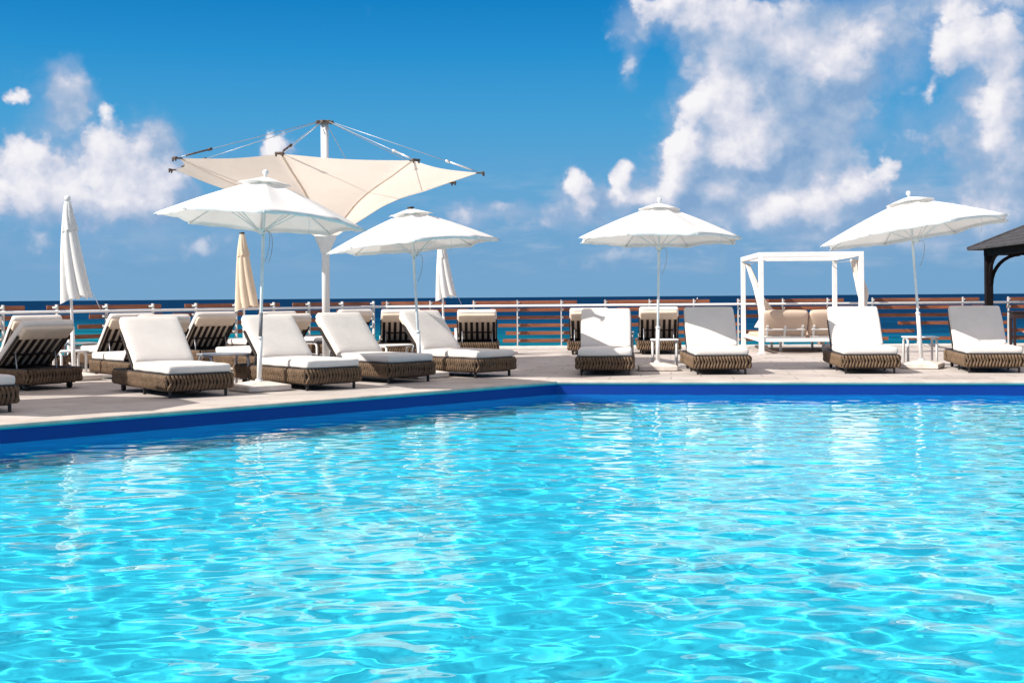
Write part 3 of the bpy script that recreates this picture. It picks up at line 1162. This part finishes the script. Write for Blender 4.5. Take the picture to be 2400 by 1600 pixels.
# ------------------------------------------------------------------ tensile sail on its mast
def sail():
    cx, cy = -3.17, 21.8
    root = thing('shade_sail', 'large inverted cream tensile sail on a tall white mast with steel cables', 'shade sail', (cx, cy, 0))
    R, Z = 2.64, 3.366
    m_ = MB()
    m_.tube([(0, 0, 0), (0, 0, 4.19)], .066, 20)
    m_.lathe([(.001, 0), (.2, 0), (.2, .02), (.09, .03), (.08, .1)], 20)
    mast = m_.build('mast', M['white_metal'], root)
    m_ = MB()
    m_.lathe([(.001, 4.185), (.11, 4.185), (.125, 4.20), (.11, 4.225), (.001, 4.225)], 16)
    for k in range(8):
        a = rad(264 + 45 * k)
        m_.rbox((.13 * math.cos(a), .13 * math.sin(a), 4.20), (.05, .05, .05), .01)
    m_.build('mast_cap', M['rust'], mast)
    m_ = MB()
    m_.lathe([(.075, 1.97), (.09, 2.02), (.185, 2.24), (.19, 2.29), (.08, 2.29)], 24)
    m_.build('collar', M['white_metal'], root)
    prof = [(f_, 1.2 + (z_ - 1.2) * .895) for f_, z_ in ((.0, 2.40), (.10, 2.56), (.20, 2.73), (.33, 2.95), (.48, 3.13), (.62, 3.26), (.76, 3.38), (.88, 3.50), (1.0, 3.62))]

    def zz(f):
        for i in range(1, len(prof)):
            if prof[i][0] >= f - 1e-9:
                a, b_ = prof[i - 1], prof[i]
                u = (f - a[0]) / (b_[0] - a[0])
                return a[1] + (b_[1] - a[1]) * u
        return Z

    def tilt(x, y):
        return -.028 * x + .0 * y
    nsub, nr = 12, 26
    vs, fs = [], []
    for j in range(nr + 1):
        f_ = j / nr
        for k in range(8):
            for s_ in range(nsub):
                u = s_ / nsub
                a = rad(264 + 45 * (k + u))
                phi = (u - .5) * math.pi / 4
                edge = math.cos(math.pi / 8) / math.cos(phi) * (1 - .05 * math.sin(math.pi * u))
                rr = .20 + (R * edge - .20) * f_
                z = zz(f_) - .02 * math.sin(math.pi * u) * f_ ** 2
                x, y = rr * math.cos(a), rr * math.sin(a)
                vs.append((x, y, z + tilt(x, y) * f_))
    n = 8 * nsub
    for j in range(nr):
        for k in range(n):
            a, b_ = j * n + k, j * n + (k + 1) % n
            fs.append((a, b_, b_ + n, a + n))
    MB().add(vs, fs, True).build('membrane', M['sail'], root)
    for k in range(8):
        a = rad(264 + 45 * k)
        c, s_ = math.cos(a), math.sin(a)
        x, y = R * c, R * s_
        z = Z + tilt(x, y)
        m_ = MB()
        T = Matrix.Translation((x, y, z)) @ Matrix.Rotation(a, 4, 'Z')
        m_.rbox((.02, 0, 0), (.13, .10, .02), .006, T=T)
        m_.rbox((.075, 0, 0), (.04, .14, .04), .01, T=T)
        m_.tube([(.08, -.05, .02), (.08, -.05, -.05)], .014, 6, T=T)
        m_.tube([(.08, .05, .02), (.08, .05, -.05)], .014, 6, T=T)
        m_.build('corner_plate', M['rust'], root)
        A = Vector((.13 * c, .13 * s_, 4.20))
        E = Vector((R * .985 * c, R * .985 * s_, z + .03))
        m_ = MB()
        m_.tube([A, E], .006, 6)
        cb = m_.build('cable', M['grey_metal'], root)
        m_ = MB()
        m_.tube([A.lerp(E, .80), A.lerp(E, .97)], .016, 6)
        m_.tube([A.lerp(E, .79), A.lerp(E, .815)], .026, 6)
        m_.build('turnbuckle', M['rust'] if k in (0, 7, 6) else M['steel'], cb)
    # reinforcing bands sewn on the membrane
    for k in (0, 1, 2, 6, 7, 3, 4, 5):
        pts = []
        a = rad(264 + 45 * k)
        for j in range(14):
            f_ = .04 + .94 * j / 13
            rr = .2 + (R - .2) * f_
            x, y = rr * math.cos(a), rr * math.sin(a)
            pts.append((x, y, zz(f_) + tilt(x, y) * f_ + .006))
        MB().tube(pts, .020, 6, r2=.08).build('seam_band', M['sail'], root)
    return root


sail()


# ------------------------------------------------------------------ side tables
def side_table(label, x, y, rz, w, d, h, m_top, m_leg):
    root = thing('side_table', label, 'side table', (x, y, 0), rz, 'low side tables between the loungers')
    m_ = MB()
    m_.rbox((0, 0, h - .012), (w, d, .026), .01)
    m_.build('table_top', m_top, root)
    for sx in (-1, 1):
        # each side is one bent flat bar: two legs and the rail between
        m_ = MB()
        xx = sx * (w / 2 - .035)
        for sy in (-1, 1):
            yy = sy * (d / 2 - .04)
            pts = [(xx, yy, 0), (xx, yy, h - .10), (xx, yy - sy * .02, h - .05), (xx, yy - sy * .07, h - .03)]
            m_.tube(pts, .02, 8)
        m_.tube([(xx, -d / 2 + .10, h - .03), (xx, d / 2 - .10, h - .03)], .02, 8)
        m_.build('leg', m_leg, root)
    return root


side_table('grey side table beside the front lounger and the leaning parasol pole', -4.0, 17.75, rad(38), .62, .46, .455, M['grey_metal'], M['grey_metal'])
side_table('white side table below the dark capped open parasol', -1.86, 20.6, rad(20), .50, .46, .455, M['white_metal'], M['white_metal'])
side_table('white side table behind the thin parasol pole left of the daybed', 2.59, 21.8, rad(-5), .47, .42, .47, M['white_metal'], M['white_metal'])
side_table('white side table behind the parasol base right of the daybed', 6.88, 21.6, rad(-5), .54, .42, .49, M['white_metal'], M['white_metal'])
side_table('grey side table peeping out behind the lounger with the tip shadow', 2.34, 27.1, rad(-5), .48, .42, .455, M['grey_metal'], M['grey_metal'])
side_table('grey side table near the diagonal railing, right of the folded white parasol', -7.7, 22.8, rad(40), .48, .42, .455, M['grey_metal'], M['grey_metal'])
side_table('white side table right behind the folded white parasol pole', -6.95, 20.1, rad(40), .46, .40, .42, M['white_metal'], M['white_metal'])
side_table('side table glimpsed between two slatted loungers near the mast', -3.36, 22.6, rad(40), .50, .44, .455, M['dark_metal'], M['white_metal'])


# ------------------------------------------------------------------ daybed
def daybed():
    p0, p1, p2, p3 = Vector((5.10, 26.2)), Vector((7.11, 26.05)), Vector((7.40, 29.35)), Vector((5.33, 29.5))
    org = p0
    root = thing('daybed', 'white four post daybed with taupe backrests and tied curtains', 'daybed', (org.x, org.y, 0))
    Pn = [Vector((p.x - org.x, p.y - org.y, 0)) for p in (p0, p1, p2, p3)]
    Ht = 2.08
    up = Vector((0, 0, 1))
    fwd = (Pn[3] - Pn[0]).normalized()
    for p in Pn:
        m_ = MB()
        m_.bar(p, p + up * (Ht - .1), .10, .10, up=fwd)
        m_.build('post', M['white_metal'], root)
        m_ = MB()
        m_.rbox(p + up * .012, (.16, .16, .02), .004, smooth=False)
        m_.build('foot_plate', M['white_metal'], root)
    for i in range(4):
        a, c = Pn[i], Pn[(i + 1) % 4]
        d = (c - a).normalized() * (.05 if i % 2 == 0 else -.05)
        m_ = MB()
        m_.bar(a + up * (Ht - .05) - d, c + up * (Ht - .05) + d, .098 if i % 2 == 0 else .096, .10)
        m_.build('top_beam', M['white_metal'], root)
    # thin wires under the roof that carry the curtains
    for i in (1, 3):
        m_ = MB()
        ins = (Pn[0] - Pn[1]).normalized() * (.09 if i == 1 else -.09)
        m_.tube([Pn[i] + ins + up * (Ht - .17), Pn[(i + 1) % 4] + ins + up * (Ht - .17)], .008, 6)
        m_.build('curtain_wire', M['steel'], root)
    zb = .285
    for i in range(4):
        a, c = Pn[i], Pn[(i + 1) % 4]
        d = (c - a).normalized() * .05
        m_ = MB()
        m_.bar(a + up * zb + d, c + up * zb - d, .06, .075)
        m_.build('bed_rail', M['white_metal'], root)
    c0 = (Pn[0] + Pn[1] + Pn[2] + Pn[3]) / 4
    xd = (Pn[1] - Pn[0]).normalized()
    Rm = Matrix((xd, fwd, up)).transposed().to_4x4()
    m_ = MB()
    T = Rm.copy()
    T.translation = c0 + up * .30
    m_.rbox((0, .25, .02), (1.86, 2.6, .12), .05, (8, 10, 0), (.004, .004, .012), .003, 4, T=T)
    m_.build('mattress', M['taupe'], root)
    w2 = .92
    for sgn in (-1, 1):
        # backrest hinged in the bed, its top leaning towards the pool
        hinge = Pn[0] + fwd * .48 + xd * (1.0 + sgn * .475) + up * .34
        T = Rm.copy()
        T.translation = hinge
        T = T @ Matrix.Rotation(rad(180 - 58), 4, 'X')
        m_ = MB()
        m_.rbox((0, .29, -.06), (w2, .60, .14), .06, (8, 8, 0), (.01, .02, .02), .006, 5 + sgn, T=T)
        br = m_.build('backrest', M['taupe'], root)
        m_ = MB()
        for x in (-.36, .0, .36):
            m_.rbox((x, .15, .035), (.045, .30, .02), .005, T=T, smooth=False)
        m_.rbox((0, .20, .042), (w2 - .1, .03, .02), .005, T=T, smooth=False)
        m_.rbox((0, .02, .042), (w2 - .06, .035, .03), .005, T=T, smooth=False)
        m_.build('back_frame', M['white_metal'], br)
    for sgn, k in ((-1, .35), (1, 1.3), (1, 2.4), (-1, 2.2)):
        m_ = MB()
        p = Pn[0] + fwd * 1.2 * (1 if k < 2 else 2.2) + xd * (1.0 + sgn * .45)
        m_.bar(p + Vector((0, 0, 0)), p + up * .25, .05, .05, up=fwd)
        m_.build('leg', M['white_metal'], root)

    def curtain(path, w0, seed):
        """path: (centre, half width, half depth) down the cloth"""
        rnd = random.Random(seed)
        ph = rnd.uniform(0, 6)
        n = 64
        vs, fs = [], []
        for j, (c, rx, ry) in enumerate(path):
            for k in range(n):
                a = 2 * math.pi * k / n
                fold = 1 - .35 * (1 - abs(math.cos(5 * a + ph + .12 * j)) ** .7)
                q3 = Vector(c) + xd * rx * fold * math.cos(a) + fwd * ry * fold * math.sin(a)
                vs.append(q3)
        for j in range(len(path) - 1):
            for k in range(n):
                a, b_ = j * n + k, j * n + (k + 1) % n
                fs.append((a, a + n, b_ + n, b_))
        MB().add(vs, fs, True).build('curtain', M['curtain'], root)

    def lerp_path(keys, n=26):
        o = []
        for i in range(n):
            u = i / (n - 1) * (len(keys) - 1)
            a = min(int(u), len(keys) - 2)
            t_ = u - a
            t2 = t_ * t_ * (3 - 2 * t_)
            A, B_ = keys[a], keys[a + 1]
            o.append((Vector(A[0]).lerp(Vector(B_[0]), t_), A[1] + (B_[1] - A[1]) * t2, A[2] + (B_[2] - A[2]) * t2))
        return o
    # right front curtain, tied round its post
    p = Pn[1]
    curtain(lerp_path([(p + fwd * .2 + xd * -.09 + up * 1.93, .09, .16), (p + fwd * .16 + xd * -.02 + up * 1.55, .10, .12), (p + fwd * .1 + xd * .05 + up * 1.25, .12, .11),
                       (p + fwd * .07 + xd * .07 + up * .98, .06, .06), (p + fwd * .07 + xd * .07 + up * .92, .055, .06), (p + fwd * .06 + xd * .06 + up * .75, .09, .09), (p + fwd * .06 + xd * .06 + up * .5, .10, .10)]), .1, 2)
    # left curtain swept back onto the bed
    p = Pn[3]
    e = Pn[0]
    curtain(lerp_path([(p - fwd * .16 + xd * .08 + up * 1.93, .05, .12), (p - fwd * 1.0 + xd * .16 + up * 1.45, .07, .22), (p - fwd * 1.75 + xd * .20 + up * 1.0, .09, .22),
                       (e + fwd * 1.2 + xd * .20 + up * .7, .10, .25), (e + fwd * 1.1 + xd * .12 + up * .52, .13, .36)]), .1, 3)
    curtain(lerp_path([(e + fwd * .55 + xd * .08 + up * 1.15, .05, .10), (e + fwd * .75 + xd * .22 + up * .98, .06, .10), (e + fwd * .95 + xd * .40 + up * .80, .06, .10), (e + fwd * 1.0 + xd * .5 + up * .70, .07, .12)]), .1, 4)
    return root


daybed()


# ------------------------------------------------------------------ gazebo at the right
def gazebo():
    ox, oy = 10.58, 28.4
    root = thing('gazebo', 'dark timber gazebo corner with hipped roof and curved braces', 'gazebo', (ox, oy, 0), rad(-4))
    a = 3.2
    ps = [(0, 0), (0, -a), (a, -a), (a, 0)]
    up = Vector((0, 0, 1))
    zt = 2.12
    for (x, y) in ps:
        m_ = MB()
        m_.bar((x, y, 0), (x, y, zt), .155, .155, up=(0, 1, 0), r=.008)
        m_.build('post', M['gazebo'], root)
    for i in range(4):
        A, B_ = Vector((*ps[i], zt)), Vector((*ps[(i + 1) % 4], zt))
        d = (B_ - A).normalized() * (.16 if i % 2 == 0 else -.08)
        m_ = MB()
        m_.bar(A - d + up * .0, B_ + d + up * .0, .10 if i % 2 else .12, .16 if i % 2 == 0 else .15)
        m_.build('beam', M['gazebo'], root)
        for (P_, Q_) in ((A, B_), (B_, A)):
            dd = (Q_ - P_).normalized()
            pts = []
            for j in range(9):
                u = j / 8 * math.pi / 2
                pts.append(P_ + dd * (.06 + .62 * (1 - math.cos(u))) + up * (-.72 + .66 * math.sin(u)))
            m_ = MB()
            for j in range(8):
                m_.bar(pts[j], pts[j + 1], .055, .07, up=dd.cross(up).cross(pts[j + 1] - pts[j]))
            m_.build('brace', M['gazebo'], root)
    e, ez = .36, 2.205
    c = a / 2
    apex = (c, -c, 3.12)
    cr = [(-e, e), (-e, -a - e), (a + e, -a - e), (a + e, e)]
    m_ = MB()
    n = 10
    for i in range(4):
        A, B_ = Vector((*cr[i], ez)), Vector((*cr[(i + 1) % 4], ez))
        AP = Vector(apex)
        for j in range(n):           # courses of roofing, each lapped over the one below
            u0, u1 = j / n, (j + 1) / n
            h = Vector((0, 0, .012))
            m_.add([A.lerp(AP, u0) + h, B_.lerp(AP, u0) + h, B_.lerp(AP, u1), A.lerp(AP, u1)], [(0, 1, 2, 3)], False)
            m_.add([A.lerp(AP, u0), B_.lerp(AP, u0), B_.lerp(AP, u0) + h, A.lerp(AP, u0) + h], [(0, 1, 2, 3)], False)
        dn_ = Vector((0, 0, -.035))
        m_.add([A, B_, B_ + dn_, A + dn_], [(0, 3, 2, 1)], False)
        m_.add([A + dn_, B_ + dn_, AP + dn_], [(0, 1, 2)], False)
        m_.tube([A + Vector((0, 0, .015)), AP + Vector((0, 0, .015))], .03, 6)
    m_.build('roof', M['roof'], root)
    return root


gazebo()


def bar_table():
    root = thing('bar_table', 'small dark wooden table standing at the right behind the shaded lounger', 'table', (11.13, 28.0, 0), rad(-8))
    m_ = MB()
    m_.rbox((0, 0, .80), (.46, .46, .03), .006, smooth=False)
    m_.build('table_top', M['dark_wood'], root)
    m_ = MB()
    for s_ in (-1, 1):
        m_.rbox((0, s_ * .19, .72), (.38, .03, .13), .004, smooth=False)
        m_.rbox((s_ * .19, 0, .72), (.026, .35, .13), .004, smooth=False)
    m_.build('apron', M['dark_wood'], root)
    for sx in (-1, 1):
        for sy in (-1, 1):
            m_ = MB()
            m_.bar((sx * .175, sy * .175, 0), (sx * .175, sy * .175, .66), .055, .055, up=(0, 1, 0))
            m_.build('leg', M['dark_wood'], root)
    m_ = MB()
    m_.rbox((0, -.175, .26), (.30, .03, .035), .004, smooth=False)
    m_.rbox((0, .175, .26), (.30, .03, .035), .004, smooth=False)
    m_.build('stretcher', M['dark_wood'], root)


bar_table()
root = thing('planter', 'low terracotta planter box at the right edge by the dark table', 'planter', (11.95, 28.8, 0), rad(-4))
m_ = MB()
m_.rbox((0, 0, .17), (.70, .36, .34), .012)
m_.build('box', M['terracotta'], root)
m_ = MB()
for (x, y, sx, sy) in ((0, -.19, .78, .05), (0, .19, .78, .05), (-.365, 0, .05, .33), (.365, 0, .05, .33)):
    m_.rbox((x, y, .335), (sx, sy, .05), .008)
m_.build('rim', M['terracotta'], root)


def bollard(label, x, y, h, r, m):
    root = thing('bollard', label, 'bollard', (x, y, 0), 0, 'low posts near the railing')
    MB().lathe([(.001, 0), (r * 1.25, 0), (r * 1.25, .02), (r, .03), (r, h - .03)], 16).build('shaft', m, root)
    MB().lathe([(r, h - .03), (r * 1.15, h - .03), (r * 1.15, h - .005), (r * .9, h), (.001, h)], 16).build('cap', m, root)


bollard('short white post before the diagonal railing at the left', -8.3, 25.9 - 1.9, .52, .045, M['white_metal'])
bollard('short white post by the railing left of the lone slatted back', -1.28, 29.4, .50, .045, M['white_metal'])
bollard('short brown post below the daybed near the railing', 7.15, 29.72, .22, .07, M['brown'])

# a motorboat far out
root = thing('motorboat', 'tiny white motorboat far out near the horizon', 'boat', (420, 2900, SEA_Z), rad(70))
m_ = MB()
hull = [(-.5, -1, 0), (-.5, 1, 0), (.2, 1, 0), (.8, .5, 0), (1, 0, .0), (.8, -.5, 0), (.2, -1, 0)]
n = len(hull)
m_.add([(p[0] * 5.5, p[1] * .9, -.3) for p in hull] + [(p[0] * 6.4, p[1] * 1.35, 1.3 + .5 * max(0, p[0])) for p in hull],
       [tuple(reversed(range(n))), tuple(range(n, 2 * n))] + [(i, (i + 1) % n, n + (i + 1) % n, n + i) for i in range(n)], False)
m_.build('hull', M['white_metal'], root)
m_ = MB()
m_.rbox((.3, 0, 2.2), (3.0, 1.8, 1.9), .2)
m_.build('cabin', M['white_metal'], root)
